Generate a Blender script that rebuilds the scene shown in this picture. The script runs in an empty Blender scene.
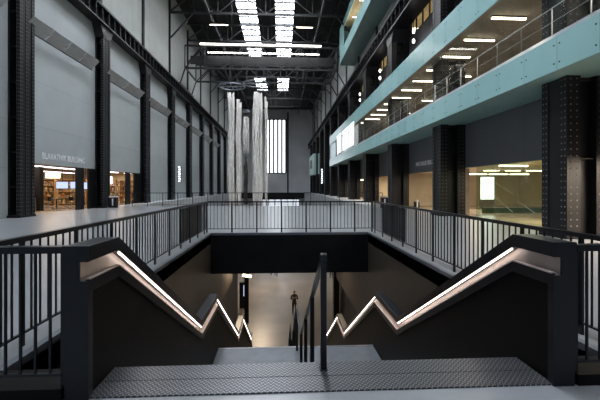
import bpy, bmesh, math, random
from mathutils import Vector, Matrix
random.seed(7)
scene = bpy.context.scene
COL = scene.collection
PI = math.pi

# ------------------------------------------------------------------ materials
def node_mat(name):
    m = bpy.data.materials.new(name); m.use_nodes = True
    nt = m.node_tree
    return m, nt, nt.nodes['Principled BSDF']

def pmat(name, col, rough=.5, metal=0, var=.15, scale=3, bump=0, bscale=None, rvar=0, stretch=(1, 1, 1), spec=None, detail=4):
    m, nt, b = node_mat(name)
    tc = nt.nodes.new('ShaderNodeTexCoord'); mp = nt.nodes.new('ShaderNodeMapping')
    mp.inputs['Scale'].default_value = stretch
    nt.links.new(tc.outputs['Object'], mp.inputs['Vector'])
    n = nt.nodes.new('ShaderNodeTexNoise'); n.inputs['Scale'].default_value = scale; n.inputs['Detail'].default_value = detail
    nt.links.new(mp.outputs[0], n.inputs['Vector'])
    r = nt.nodes.new('ShaderNodeValToRGB')
    r.color_ramp.elements[0].position = .3; r.color_ramp.elements[1].position = .7
    r.color_ramp.elements[0].color = [c * (1 - var) for c in col] + [1]
    r.color_ramp.elements[1].color = [min(1, c * (1 + var)) for c in col] + [1]
    nt.links.new(n.outputs['Fac'], r.inputs['Fac']); nt.links.new(r.outputs[0], b.inputs['Base Color'])
    b.inputs['Roughness'].default_value = rough; b.inputs['Metallic'].default_value = metal
    if spec is not None: b.inputs['Specular IOR Level'].default_value = spec
    if rvar:
        mr = nt.nodes.new('ShaderNodeMapRange'); mr.inputs['To Min'].default_value = max(0, rough - rvar); mr.inputs['To Max'].default_value = rough + rvar
        nt.links.new(n.outputs['Fac'], mr.inputs['Value']); nt.links.new(mr.outputs[0], b.inputs['Roughness'])
    if bump:
        n2 = nt.nodes.new('ShaderNodeTexNoise'); n2.inputs['Scale'].default_value = bscale or scale * 4
        nt.links.new(mp.outputs[0], n2.inputs['Vector'])
        bp = nt.nodes.new('ShaderNodeBump'); bp.inputs['Strength'].default_value = bump; bp.inputs['Distance'].default_value = .02
        nt.links.new(n2.outputs['Fac'], bp.inputs['Height']); nt.links.new(bp.outputs[0], b.inputs['Normal'])
    return m

def emat(name, col, s):
    m, nt, b = node_mat(name)
    b.inputs['Base Color'].default_value = (*[c * .8 for c in col], 1)
    b.inputs['Emission Color'].default_value = (*col, 1); b.inputs['Emission Strength'].default_value = s
    n = nt.nodes.new('ShaderNodeTexNoise'); n.inputs['Scale'].default_value = 2
    mr = nt.nodes.new('ShaderNodeMapRange'); mr.inputs['To Min'].default_value = s * .9; mr.inputs['To Max'].default_value = s * 1.1
    nt.links.new(n.outputs['Fac'], mr.inputs['Value']); nt.links.new(mr.outputs[0], b.inputs['Emission Strength'])
    return m

def gmat(name, tint, refl=.12):
    m = bpy.data.materials.new(name); m.use_nodes = True; nt = m.node_tree
    nt.nodes.clear()
    o = nt.nodes.new('ShaderNodeOutputMaterial'); t = nt.nodes.new('ShaderNodeBsdfTransparent'); g = nt.nodes.new('ShaderNodeBsdfGlossy')
    t.inputs[0].default_value = (*tint, 1); g.inputs['Roughness'].default_value = .03
    mx = nt.nodes.new('ShaderNodeMixShader'); lw = nt.nodes.new('ShaderNodeLayerWeight'); pw = nt.nodes.new('ShaderNodeMath'); pw.operation = 'POWER'; pw.inputs[1].default_value = 4; ml = nt.nodes.new('ShaderNodeMath'); ml.operation = 'MULTIPLY_ADD'; ml.inputs[1].default_value = .5; ml.inputs[2].default_value = refl * .3
    nt.links.new(lw.outputs['Facing'], pw.inputs[0]); nt.links.new(pw.outputs[0], ml.inputs[0]); nt.links.new(ml.outputs[0], mx.inputs[0]); nt.links.new(t.outputs[0], mx.inputs[1]); nt.links.new(g.outputs[0], mx.inputs[2])
    nt.links.new(mx.outputs[0], o.inputs[0])
    return m

def tread_mat():
    # raised diagonal bars of a steel checker plate
    m, nt, b = node_mat('checker_plate_steel')
    L = nt.links.new
    tc = nt.nodes.new('ShaderNodeTexCoord'); sx = nt.nodes.new('ShaderNodeSeparateXYZ'); L(tc.outputs['Object'], sx.inputs[0])
    def M(op, a, c=None):
        n = nt.nodes.new('ShaderNodeMath'); n.operation = op
        for i, v in enumerate((a, c)):
            if v is None: continue
            if isinstance(v, (int, float)): n.inputs[i].default_value = v
            else: L(v, n.inputs[i])
        return n.outputs[0]
    u = M('MULTIPLY', M('ADD', sx.outputs[0], sx.outputs[1]), 22); v = M('MULTIPLY', M('SUBTRACT', sx.outputs[0], sx.outputs[1]), 22)
    par = M('PINGPONG', M('ADD', M('FLOOR', u), M('FLOOR', v)), 1)
    fu = M('ABSOLUTE', M('SUBTRACT', M('FRACT', u), .5)); fv = M('ABSOLUTE', M('SUBTRACT', M('FRACT', v), .5))
    barA = M('MULTIPLY', M('LESS_THAN', fu, .14), M('LESS_THAN', fv, .46)); barB = M('MULTIPLY', M('LESS_THAN', fv, .14), M('LESS_THAN', fu, .46))
    bar = M('ADD', M('MULTIPLY', barA, par), M('MULTIPLY', barB, M('SUBTRACT', 1, par)))
    mx = nt.nodes.new('ShaderNodeMix'); mx.data_type = 'RGBA'
    mx.inputs[6].default_value = (.07, .072, .08, 1); mx.inputs[7].default_value = (.34, .34, .36, 1)
    n = nt.nodes.new('ShaderNodeTexNoise'); n.inputs['Scale'].default_value = 4
    L(M('MULTIPLY', bar, M('ADD', n.outputs['Fac'], .3)), mx.inputs[0]); L(mx.outputs[2], b.inputs['Base Color'])
    bp = nt.nodes.new('ShaderNodeBump'); bp.inputs['Strength'].default_value = .9; bp.inputs['Distance'].default_value = .004
    L(bar, bp.inputs['Height']); L(bp.outputs[0], b.inputs['Normal'])
    b.inputs['Metallic'].default_value = .65; b.inputs['Roughness'].default_value = .38
    return m

def banded(name, col, dark, rough, period, width, axis, metal=0, var=.08, spec=None):
    # panelled surface: thin joint lines every period metres along one axis
    m, nt, b = node_mat(name); L = nt.links.new
    tc = nt.nodes.new('ShaderNodeTexCoord'); sx = nt.nodes.new('ShaderNodeSeparateXYZ'); L(tc.outputs['Object'], sx.inputs[0])
    def M(op, a, c=None):
        n = nt.nodes.new('ShaderNodeMath'); n.operation = op
        for i, v in enumerate((a, c)):
            if v is None: continue
            if isinstance(v, (int, float)): n.inputs[i].default_value = v
            else: L(v, n.inputs[i])
        return n.outputs[0]
    q = M('DIVIDE', sx.outputs[axis], period)
    line = M('LESS_THAN', M('FRACT', q), width / period)
    wn = nt.nodes.new('ShaderNodeTexWhiteNoise'); wn.noise_dimensions = '1D'; L(M('FLOOR', q), wn.inputs['W'])
    n = nt.nodes.new('ShaderNodeTexNoise'); n.inputs['Scale'].default_value = .7; n.inputs['Detail'].default_value = 6
    L(tc.outputs['Object'], n.inputs['Vector'])
    val = M('ADD', M('MULTIPLY', M('SUBTRACT', wn.outputs[0], .5), var * 1.2), M('MULTIPLY', M('SUBTRACT', n.outputs['Fac'], .5), var * 3))
    hs = nt.nodes.new('ShaderNodeHueSaturation'); hs.inputs['Color'].default_value = (*col, 1); L(M('ADD', val, 1), hs.inputs['Value'])
    mx = nt.nodes.new('ShaderNodeMix'); mx.data_type = 'RGBA'; L(line, mx.inputs[0]); L(hs.outputs[0], mx.inputs[6]); mx.inputs[7].default_value = (*dark, 1)
    L(mx.outputs[2], b.inputs['Base Color']); b.inputs['Roughness'].default_value = rough; b.inputs['Metallic'].default_value = metal
    if spec is not None: b.inputs['Specular IOR Level'].default_value = spec
    return m

M = {}
M['black'] = pmat('black_painted_steel', (.007, .007, .0085), .42, var=.3, scale=2, rvar=.06, spec=.3)
M['satin'] = pmat('satin_black_steel', (.008, .0095, .0135), .3, var=.15, scale=2, spec=.4)
M['panel'] = pmat('blackened_steel_panel', (.006, .0052, .005), .5, var=.3, scale=1.5, spec=.12)
M['rivet'] = pmat('rivet_steel_painted_glint', (.17, .165, .165), .35, var=.3, scale=6)  # paler than the columns: the glint of the rivet heads is put into the colour
M['girder'] = pmat('dark_grey_girder_paint', (.016, .0165, .018), .5, var=.3, scale=1, spec=.3)
M['truss'] = pmat('grey_truss_paint', (.022, .023, .026), .55, var=.25, scale=2)
M['roof'] = pmat('dark_roof_deck', (.018, .0175, .017), .85, var=.4, scale=.6)
M['floor'] = pmat('polished_grey_resin_floor', (.28, .29, .31), .29, var=.08, scale=.8, spec=.6)
M['floor_low'] = pmat('polished_concrete_lower_floor', (.15, .13, .108), .33, var=.25, scale=.6, rvar=.05, detail=8, spec=.7)
M['landing'] = pmat('grey_steel_landing', (.14, .15, .17), .4, metal=.3, var=.15, scale=5, rvar=.08)
M['tread'] = tread_mat()
M['shutter'] = banded('pale_grey_shutter_wall', (.37, .40, .41), (.27, .29, .30), .55, 2.6, .02, 2, var=.07)
M['upper'] = banded('pale_render_upper_wall', (.36, .37, .355), (.12, .12, .12), .8, 4.5, .03, 1, var=.12)
M['end'] = pmat('grey_end_wall_render', (.8, .8, .82), .8, var=.12, scale=.15, detail=7)
M['dgrey'] = banded('dark_grey_cladding', (.105, .105, .112), (.06, .06, .06), .6, 3, .02, 1, var=.06)
M['louvre'] = pmat('brushed_grey_louvre', (.5, .5, .5), .45, metal=.2, var=.15, scale=3, stretch=(1, .3, 3))
M['teal'] = banded('teal_glass_cladding', (.36, .61, .61), (.22, .40, .41), .17, 1.47, .014, 1, var=.05, spec=.5)
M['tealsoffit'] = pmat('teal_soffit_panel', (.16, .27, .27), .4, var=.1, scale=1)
M['sill'] = pmat('grey_metal_sill', (.20, .22, .25), .35, metal=.4, var=.1)
M['steel'] = pmat('stainless_steel', (.42, .42, .44), .28, metal=.9, var=.1, scale=8)
M['glass'] = gmat('clear_glass', (.93, .96, .95), .08)
M['greenglass'] = gmat('green_tinted_glass', (.86, .93, .82), .12)
M['sky'] = emat('daylight_skylight_glass', (.87, .93, 1.0), 15)
M['endsky'] = emat('daylight_tall_window_glass', (.88, .94, 1.0), 3.2)
M['entr'] = emat('bright_entrance_glazing', (.85, .92, 1.0), 1.1)
M['tube'] = emat('white_fluorescent_tube', (1, .95, .86), 9)
M['pinktube'] = emat('pinkish_fluorescent_tube', (1, .80, .86), 3.5)
M['warm'] = emat('warm_gallery_tube', (1, .86, .66), 8)
M['led'] = emat('warm_white_led_strip', (1, .88, .80), 8)
M['screen'] = emat('lit_white_screen', (.88, .95, 1), 2.4)
M['bluescreen'] = emat('pale_blue_display', (.55, .68, 1), 1.0)
M['lampwarm'] = emat('warm_shop_lamp', (1, .78, .5), 5)
M['recess'] = pmat('brushed_steel_handrail_recess', (.55, .46, .42), .45, metal=.2, var=.08, scale=12)
M['cream'] = pmat('cream_plaster', (.66, .57, .41), .7, var=.1, scale=1)
M['brown'] = pmat('brown_gallery_wall', (.25, .215, .17), .7, var=.2, scale=1)
M['wood'] = pmat('oak_shelf_wood', (.42, .25, .11), .5, var=.25, scale=3, stretch=(1, 8, 1))
M['white'] = pmat('white_paint', (.75, .75, .77), .5, var=.05)
M['pale'] = pmat('pale_concrete_parapet', (.42, .43, .44), .6, var=.1, scale=.5)
M['shopfloor'] = pmat('polished_shop_floor', (.33, .27, .21), .25, var=.12, scale=1)
M['litteal'] = pmat('teal_panel_painted_lit', (.62, .85, .8), .4, var=.08)  # teal lightened in colour to stand in for light missing at the far end
M['blind'] = emat('daylit_white_blind', (.9, .97, 1), 1.1)
M['rope'] = pmat('undyed_wool_rope', (.94, .86, .77), .95, var=.3, scale=3, stretch=(4, 4, .7), bump=.4, bscale=10, detail=8)
M['darkrope'] = pmat('dark_knotted_net', (.08, .07, .06), .9, var=.4, scale=6)
M['coat'] = pmat('dark_green_coat', (.03, .036, .03), .8, var=.3, scale=8)
M['trousers'] = pmat('black_trousers', (.012, .012, .015), .8, var=.3, scale=8)
M['skin'] = pmat('skin', (.45, .27, .2), .5, var=.08, scale=8)
M['hair'] = pmat('dark_hair', (.02, .014, .01), .6, var=.3, scale=20)
M['wellwall'] = banded('bronze_brown_wall_panels', (.075, .06, .047), (.03, .025, .02), .42, 1.2, .012, 1, var=.12, spec=.3)
def books_mat():
    m, nt, b = node_mat('coloured_goods'); L = nt.links.new
    tc = nt.nodes.new('ShaderNodeTexCoord'); v = nt.nodes.new('ShaderNodeTexVoronoi'); v.inputs['Scale'].default_value = 6
    L(tc.outputs['Object'], v.inputs['Vector'])
    r = nt.nodes.new('ShaderNodeValToRGB'); e = r.color_ramp.elements
    e[0].color = (.05, .03, .02, 1); e[1].color = (.9, .75, .45, 1)
    for p, c in ((.3, (.5, .2, .05, 1)), (.5, (.8, .6, .25, 1)), (.7, (.1, .12, .2, 1))):
        q = e.new(p); q.color = c
    s = nt.nodes.new('ShaderNodeSeparateColor'); L(v.outputs['Color'], s.inputs[0]); L(s.outputs[0], r.inputs[0]); L(r.outputs[0], b.inputs['Base Color'])
    return m
M['goods'] = books_mat()

# ------------------------------------------------------------------ builders
class MB:
    def __init__(self): self.v = []; self.f = []
    def add(self, vs, fs):
        o = len(self.v); self.v += [tuple(p) for p in vs]; self.f += [tuple(i + o for i in f) for f in fs]; return self
    def box(self, x0, x1, y0, y1, z0, z1):
        if x0 > x1: x0, x1 = x1, x0
        if y0 > y1: y0, y1 = y1, y0
        if z0 > z1: z0, z1 = z1, z0
        return self.add([(x0, y0, z0), (x1, y0, z0), (x1, y1, z0), (x0, y1, z0), (x0, y0, z1), (x1, y0, z1), (x1, y1, z1), (x0, y1, z1)],
                 [(0, 3, 2, 1), (4, 5, 6, 7), (0, 1, 5, 4), (1, 2, 6, 5), (2, 3, 7, 6), (3, 0, 4, 7)])
    def bar(self, a, b, w, h=None, up=(0, 0, 1)):
        h = h or w; a = Vector(a); b = Vector(b); d = (b - a).normalized(); u = Vector(up)
        if abs(d.dot(u)) > .99: u = Vector((0, 1, 0))
        s = d.cross(u).normalized() * (w / 2); t = s.cross(d).normalized() * (h / 2)
        vs = [a - s - t, a + s - t, a + s + t, a - s + t, b - s - t, b + s - t, b + s + t, b - s + t]
        return self.add(vs, [(0, 1, 2, 3), (7, 6, 5, 4), (1, 0, 4, 5), (2, 1, 5, 6), (3, 2, 6, 7), (0, 3, 7, 4)])
    def tube(self, pts, r, n=10, caps=True):
        pts = [Vector(p) for p in pts]; vs = []; fs = []
        rr = r if isinstance(r, (list, tuple)) else [r] * len(pts)
        for i, p in enumerate(pts):
            d = (pts[min(i + 1, len(pts) - 1)] - pts[max(i - 1, 0)]).normalized()
            u = Vector((0, 0, 1)) if abs(d.z) < .95 else Vector((0, 1, 0))
            s = d.cross(u).normalized(); t = s.cross(d)
            for k in range(n):
                a = 2 * PI * k / n; vs.append(p + (s * math.cos(a) + t * math.sin(a)) * rr[i])
        for i in range(len(pts) - 1):
            for k in range(n):
                a = i * n + k; b = i * n + (k + 1) % n; fs.append((a, b, b + n, a + n))
        if caps: fs.append(tuple(range(n))[::-1]); fs.append(tuple((len(pts) - 1) * n + k for k in range(n)))
        return self.add(vs, fs)
    def prism(self, poly, x0, x1):            # polygon in (y, z) extruded along x
        n = len(poly); vs = [(x0, y, z) for y, z in poly] + [(x1, y, z) for y, z in poly]
        return self.add(vs, [tuple(range(n)), tuple(range(2 * n - 1, n - 1, -1))] + [(i, i + n, (i + 1) % n + n, (i + 1) % n) for i in range(n)])
    def band(self, line, lo, hi, x0, x1):     # follows a (y, z) polyline, between z+lo and z+hi
        vs = []; fs = []
        for y, z in line: vs += [(x0, y, z + lo), (x1, y, z + lo), (x1, y, z + hi), (x0, y, z + hi)]
        for i in range(len(line) - 1):
            o = i * 4
            for k in range(4): fs.append((o + k, o + (k + 1) % 4, o + 4 + (k + 1) % 4, o + 4 + k))
        e = (len(line) - 1) * 4
        fs += [(3, 2, 1, 0), (e, e + 1, e + 2, e + 3)]
        return self.add(vs, fs)
    def dome(self, p, nrm, r, n=6):
        p = Vector(p); d = Vector(nrm); u = Vector((0, 0, 1)) if abs(d.z) < .9 else Vector((1, 0, 0)); s = d.cross(u); t = s.cross(d)
        vs = []
        for rr, hh in ((r, 0), (r * .75, r * .5)):
            for k in range(n):
                a = 2 * PI * k / n; vs.append(p + (s * math.cos(a) + t * math.sin(a)) * rr + d * hh)
        vs.append(p + d * r * .7)
        fs = [(k, (k + 1) % n, (k + 1) % n + n, k + n) for k in range(n)] + [(k + n, (k + 1) % n + n, 2 * n) for k in range(n)]
        return self.add(vs, fs)
    def build(self, name, mat, parent=None, smooth=False, bevel=0, keep=False):
        if parent is not None:
            org = world_loc(parent)
        else:
            xs = [p[0] for p in self.v]; ys = [p[1] for p in self.v]; zs = [p[2] for p in self.v]
            org = Vector((0, 0, 0)) if keep else Vector(((min(xs) + max(xs)) / 2, (min(ys) + max(ys)) / 2, min(zs)))
        me = bpy.data.meshes.new(name); me.from_pydata([tuple(Vector(p) - org) for p in self.v], [], self.f)
        bm = bmesh.new(); bm.from_mesh(me); bmesh.ops.recalc_face_normals(bm, faces=bm.faces); bm.to_mesh(me); bm.free()
        me.materials.append(mat)
        if smooth:
            for p in me.polygons: p.use_smooth = True
        o = bpy.data.objects.new(name, me); COL.objects.link(o)
        if parent is not None: o.parent = parent
        else: o.location = org
        if bevel:
            b = o.modifiers.new('bevel', 'BEVEL'); b.width = bevel; b.segments = 2; b.limit_method = 'ANGLE'
        return o

def world_loc(o):
    p = Vector(o.location)
    while o.parent: o = o.parent; p += Vector(o.location)
    return p

def tag(o, label=None, cat=None, group=None, kind=None):
    if label: o['label'] = label
    if cat: o['category'] = cat
    if group: o['group'] = group
    if kind: o['kind'] = kind
    return o

def thing(name, label, cat, loc=(0, 0, 0), group=None):
    o = bpy.data.objects.new(name, None); COL.objects.link(o); o.location = loc; o.empty_display_size = .2
    return tag(o, label, cat, group)

def struct(o): o['kind'] = 'structure'; return o

def copy_tree(o, loc, label=None, rz=None):
    c = o.copy(); COL.objects.link(c); c.location = loc
    if rz is not None: c.rotation_euler.z = rz
    if label: c['label'] = label
    for ch in list(o.children):
        d = ch.copy(); COL.objects.link(d); d.parent = c
        for g in list(ch.children):
            e = g.copy(); COL.objects.link(e); e.parent = d
    return c

ORD = ['nearest', 'second', 'third', 'fourth', 'fifth', 'sixth', 'seventh', 'eighth', 'ninth', 'tenth', 'eleventh', 'twelfth', 'thirteenth', 'fourteenth', 'fifteenth']
def ordn(i): return ORD[i] if i < len(ORD) else '%dth' % (i + 1)

# ------------------------------------------------------------------ main dimensions (metres)
XL, XR = -14.3, 10.3         # wall planes
CL, CR = -13.7, 8.9          # hall faces of the columns
VL, VR = -2.45, 3.11         # stairwell slab edges
RL, RR = -2.63, 3.30         # stairwell railings
YB, YF = 12.9, 31.5          # bridge: near edge, far edge
SL, SR = -1.48, 2.22         # inner faces of the stair balustrades
ZLOW = -7.3
NEAR = 2.87
COLS = [3 + 9 * k for k in range(13)]        # far face of each column

# ------------------------------------------------------------------ floors
f = MB()
f.box(XL - .3, VL, NEAR, YF, -.35, 0); f.box(VR, XR, NEAR, YF, -.35, 0); f.box(XL - .3, XR, -6, NEAR, -.35, 0)
f.box(VL, VR, YB + .1, YF, -.35, 0)
struct(f.build('floor', M['floor'], keep=True))
f = MB(); f.box(XL, 11.5, 18.2, 120, ZLOW - .3, ZLOW); f.box(XL, 11.5, -6, 18.2, ZLOW - .3, ZLOW)
struct(f.build('floor', M['floor_low'], keep=True))
# bridge fascia and slab edges around the stairwell
struct(MB().box(VL, VR, YB, YB + .1, -1.42, -.02).box(XL, XR, YB + .1, YF, -1.42, -.35).build('trim_1', M['black'], keep=True))
struct(MB().box(VL, VR, YB - .02, YB + .1, -.07, .012).box(VL - .07, VL + .012, NEAR + .1, YB, -.06, .012).box(VR - .012, VR + .07, NEAR + .1, YB, -.06, .012).build('trim_2', M['sill'], keep=True))
# wells side walls (hang down to -3.3), continue under the bridge
struct(MB().box(VL - .14, VL - .002, NEAR, 18.6, -3.1, -.36).box(VL - .14, VL, NEAR, YB, -.36, -.06).build('wall_left_well', M['wellwall'], keep=True))
struct(MB().box(VR + .002, VR + .14, NEAR, 20.5, -3.5, -.36).box(VR, VR + .14, NEAR, YB, -.36, -.06).build('wall_right_well', M['wellwall'], keep=True))
struct(MB().box(VL - .45, VL - .3, 13, 23.4, ZLOW, -1.43).build('wall_lower_hall_left', M['black'], keep=True))
struct(MB().box(VR + .3, VR + .45, 13, 22, ZLOW, -1.43).build('wall_lower_hall_right', M['black'], keep=True))
# dark walls of the lower level either side of the stair
struct(MB().box(VL - 2.2, VL - 2.1, 0, 16.5, ZLOW, -.36).build('wall_lower_left', M['dgrey'], keep=True))
struct(MB().box(VR + 2.1, VR + 2.2, 0, 18, ZLOW, -.36).build('wall_lower_right', M['dgrey'], keep=True))
struct(MB().box(VL - 2.2, VR + 2.2, 1.2, 1.4, ZLOW, -.36).build('wall_lower_back', M['dgrey'], keep=True))
# right-hand ledge beyond the bridge
struct(MB().box(7.5, XR, YF, 119.5, ZLOW, 0).build('trim_3', M['pale'], keep=True))
struct(MB().box(XL, -12.9, YF, 119.5, ZLOW, 0).build('trim_4', M['pale'], keep=True))

# ------------------------------------------------------------------ left wall
w = MB(); w.box(XL - .3, XL, -6, 119.5, 3.0, 14.6)
for a, b, th in ((-6, 20.95, .3), (27.95, 29.95, .08), (36.4, 119.5, .08)): w.box(XL - th, XL, a, b, 0, 3.0)
struct(w.build('wall_left', M['shutter'], keep=True))
struct(MB().box(XL - .3, XL, -6, 119.5, 14.6, 27.6).build('wall_left_upper', M['upper'], keep=True))
struct(MB().box(XL, XL + .02, 27.93, 28.9, 0, 3.0).box(XL - .09, XL, 27.91, 27.94, 0, 3.0).box(XL, XL + .02, 36.38, 37.9, 0, 3.0).box(XL - .09, XL, 36.36, 36.39, 0, 3.0).build('trim_9', M['black'], keep=True))
# right wall
w = MB(); w.box(XR, XR + .25, -6, 119.5, 2.7, 5.15); w.box(XR, XR + .25, -6, 119.5, 8.8, 13.5)
w.box(XR, XR + .25, 61.5, 119.5, 5.15, 8.8); w.box(XR, XR + .25, -6, 3, 0, 2.7)
for k in range(3, 12):
    y = COLS[k]; w.box(XR, XR + .25, y, y + 1.4, 0, 2.7)
w.box(XR, XR + .25, 21, 21.5, 0, 2.7)
struct(w.build('wall_right', M['dgrey'], keep=True))
struct(MB().box(XR, XR + .25, -6, 119.5, 16.6, 27.6).build('wall_right_upper', M['upper'], keep=True))
w = MB()
for y in COLS: w.box(XR, XR + .25, y - 1.2, y + .3, 13.5, 16.6)
struct(w.build('trim_5', M['girder'], keep=True))
# mullion pilasters on both upper walls
w = MB()
for y in COLS[3:]:
    w.box(XL, XL + .2, y - .7, y - .35, 15.4, 25.5); w.box(XR - .2, XR, y - .7, y - .35, 15.5, 25.5)
struct(w.build('trim_6', M['girder'], keep=True))
# end wall with the tall window
WE = 119.5
wx0, wx1 = -5.0, 1.6; wz0, wz1 = 6.2, 23.6
w = MB(); w.box(XL, wx0, WE, WE + .4, ZLOW, 27.6); w.box(wx1, XR, WE, WE + .4, ZLOW, 27.6)
w.box(wx0, wx1, WE, WE + .4, wz1, 27.6); w.box(wx0, wx1, WE, WE + .4, -.2, wz0)
struct(w.build('wall_end', M['end'], keep=True))
n = 5
fr = MB(); step = (wx1 - wx0) / n
for i in range(n + 1): fr.box(wx0 + i * step - .3, wx0 + i * step + .3, WE - .25, WE + .3, wz0, wz1)
fr.box(wx0, wx1, WE - .2, WE + .3, wz0 - .2, wz0 + .1); fr.box(wx0, wx1, WE - .2, WE + .3, wz1 - .1, wz1 + .2)
wf = struct(fr.build('window_1', M['girder'], keep=True))
MB().box(wx0, wx1, WE + .1, WE + .15, wz0, wz1).build('window_glass', M['endsky'], wf)
struct(MB().box(2.0, 2.5, WE - .3, WE, -.2, 26).build('trim_7', M['girder'], keep=True))
# entrance under a dark canopy at the far end
struct(MB().box(-13, 7.4, WE - 3, WE, -2.0, -.2).build('trim_8', M['black'], keep=True))
d = struct(MB().box(-8, 6, WE - .12, WE - .02, -2.5, -2.0).build('door_1', M['black'], keep=True))
for k in range(7): MB().box(-7.8 + 2 * k, -6.2 + 2 * k, WE - .1, WE - .05, ZLOW, -2.5).build('door_glass', M['entr'], d)

# ------------------------------------------------------------------ roof
S1 = (-6.3, -3.4); S2 = (-.9, 1.95); ZR = 27.0
segs = [(-6, 21), (21, 30), (30, 39), (39, 48), (48, 57), (57, 66), (66, 71.5), (85, 97)]
r = MB()
for a, b in ((XL - .3, S1[0]), (S1[1], S2[0]), (S2[1], XR + .25)): r.box(a, b, -6, WE + .4, ZR, ZR + .3)
for s in (S1, S2): r.box(*s, 71.5, 85, ZR, ZR + .3); r.box(*s, 97, WE + .4, ZR, ZR + .3)
struct(r.build('ceiling', M['roof'], keep=True))
k = 2
for s in (S1, S2):
    for a, b in segs:
        fr = MB(); yy = a
        while yy < b - .1: fr.box(s[0], s[1], yy, yy + .14, ZR - .1, ZR + .2); yy += 2.25
        for xx in (s[0], (s[0] + s[1]) / 2 - .04, s[1] - .1): fr.box(xx, xx + .1, a, b, ZR - .1, ZR + .15)
        wo = struct(fr.build('window_%d' % k, M['truss'], keep=True)); k += 1
        MB().box(s[0], s[1], a, b, ZR + .15, ZR + .18).build('skylight_glass', M['sky'], wo)
# purlins
for i, x in enumerate((-12.4, -10.2, -8, -2.9, -1.5, 3.6, 5.8, 8)):
    tag(MB().box(x - .09, x + .09, 40, WE, ZR - .38, ZR - .02).build('roof_purlin', M['girder']),
        'long dark roof purlin, %s from the left wall' % ['first', 'second', 'third', 'fourth', 'fifth', 'sixth', 'seventh', 'eighth'][i], 'purlin', 'roof purlins')
# roof trusses
def truss(y, label):
    t = thing('roof_truss', label, 'truss', ((XL + XR) / 2, y, 24), 'steel roof trusses across the hall')
    MB().box(XL, XR, y - .12, y + .12, 23.86, 24.12).build('bottom_chord', M['truss'], t)
    MB().box(XL, XR, y - .1, y + .1, 26.4, 26.62).build('top_chord', M['truss'], t)
    n = 8; s = (XR - XL) / n
    for i in range(n):
        x = XL + s * i; a, b = (24, 26.5) if i % 2 == 0 else (26.5, 24)
        MB().bar((x, y, a), (x + s, y, b), .13, .13).build('diagonal', M['truss'], t)
        if i: MB().box(x - .06, x + .06, y - .06, y + .06, 24, 26.5).build('vertical', M['truss'], t)
    for sx, x in ((1, XL), (-1, XR)):   # knee brace
        MB().bar((x, y, 20.5), (x + sx * 3.1, y, 24), .16).build('knee_brace', M['truss'], t)
    return t
for i, y in enumerate(COLS[5:12]):
    truss(y - .5, 'grey steel roof truss spanning the hall, %s from the camera' % ordn(i))
# longitudinal bracing between trusses
for i, x in enumerate((-9.2, 5.2)):
    t = thing('roof_bracing', 'zigzag steel bracing running along the %s side of the roof' % ['left', 'right'][i], 'bracing', (x, 40, 24))
    for k2 in range(8):
        y0 = 38.5 + 9 * k2
        MB().bar((x, y0, 24.1), (x, y0 + 4.5, 26.8), .12).build('brace', M['truss'], t); MB().bar((x, y0 + 4.5, 26.8), (x, y0 + 9, 24.1), .12).build('brace', M['truss'], t)
    MB().box(x - .1, x + .1, 38.5, 111, 23.9, 24.1).build('runner', M['truss'], t)

# ------------------------------------------------------------------ columns
def rivets(mb, p0, du, nu, z0, z1, dz, nrm, r=.02):
    for i in range(nu):
        z = z0
        while z < z1:
            mb.dome((p0[0] + du[0] * i, p0[1] + du[1] * i, z), nrm, r, 5); z += dz
def left_column(y, base, label, dense):
    t = thing('steel_column', label, 'column', (XL, y - 1.1, base), 'riveted columns along the left wall')
    top = 14.1; x0, x1, ya, yb = XL, CL, y - 1.1, y
    m = MB().box(x1 - .14, x1, ya, yb, base, top)
    m.box(x1 - .16, x1 + .03, ya - .03, ya + .2, base, top).box(x1 - .16, x1 + .03, yb - .2, yb + .03, base, top).box(x1, x1 + .02, ya + .42, yb - .42, base, top)
    dz = .2 if dense else .6; rv = MB()
    for yy in (ya + .03, ya + .14, ya + .48, yb - .48, yb - .14, yb - .03): rivets(rv, (x1 + (.03 if abs(yy - ya) < .2 or abs(yy - yb) < .2 else .02), yy), (0, 0), 1, base + .2, top - .2, dz, (1, 0, 0), .024 if dense else .03)
    for xx in (x1 - .12, x1 - .02): rivets(rv, (xx, ya - .03), (0, 0), 1, base + .2, top - .2, dz, (0, -1, 0), .022 if dense else .03)
    m.build('flange', M['black'], t); rv.build('rivets', M['rivet'], t)['kind'] = 'stuff'
    MB().box(x0 + .1, x1 - .14, ya + .5, ya + .6, base, top).build('web', M['black'], t)
    MB().box(x0, x0 + .1, ya, yb, base, top).build('back_flange', M['black'], t)
    z = base + 1.6
    while z < top - .5:
        MB().box(x0 + .1, x1 - .14, ya + .04, yb - .04, z, z + .04).build('stiffener', M['girder'], t); z += 1.85
    MB().box(x0, x1 + .08, ya - .08, yb + .08, base, base + .12).build('base_plate', M['black'], t)
    MB().prism([(ya - .5, top), (yb + .5, top), (yb, top - .9), (ya, top - .9)], x0, x1 + .05).build('bracket', M['black'], t)
    return t
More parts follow.
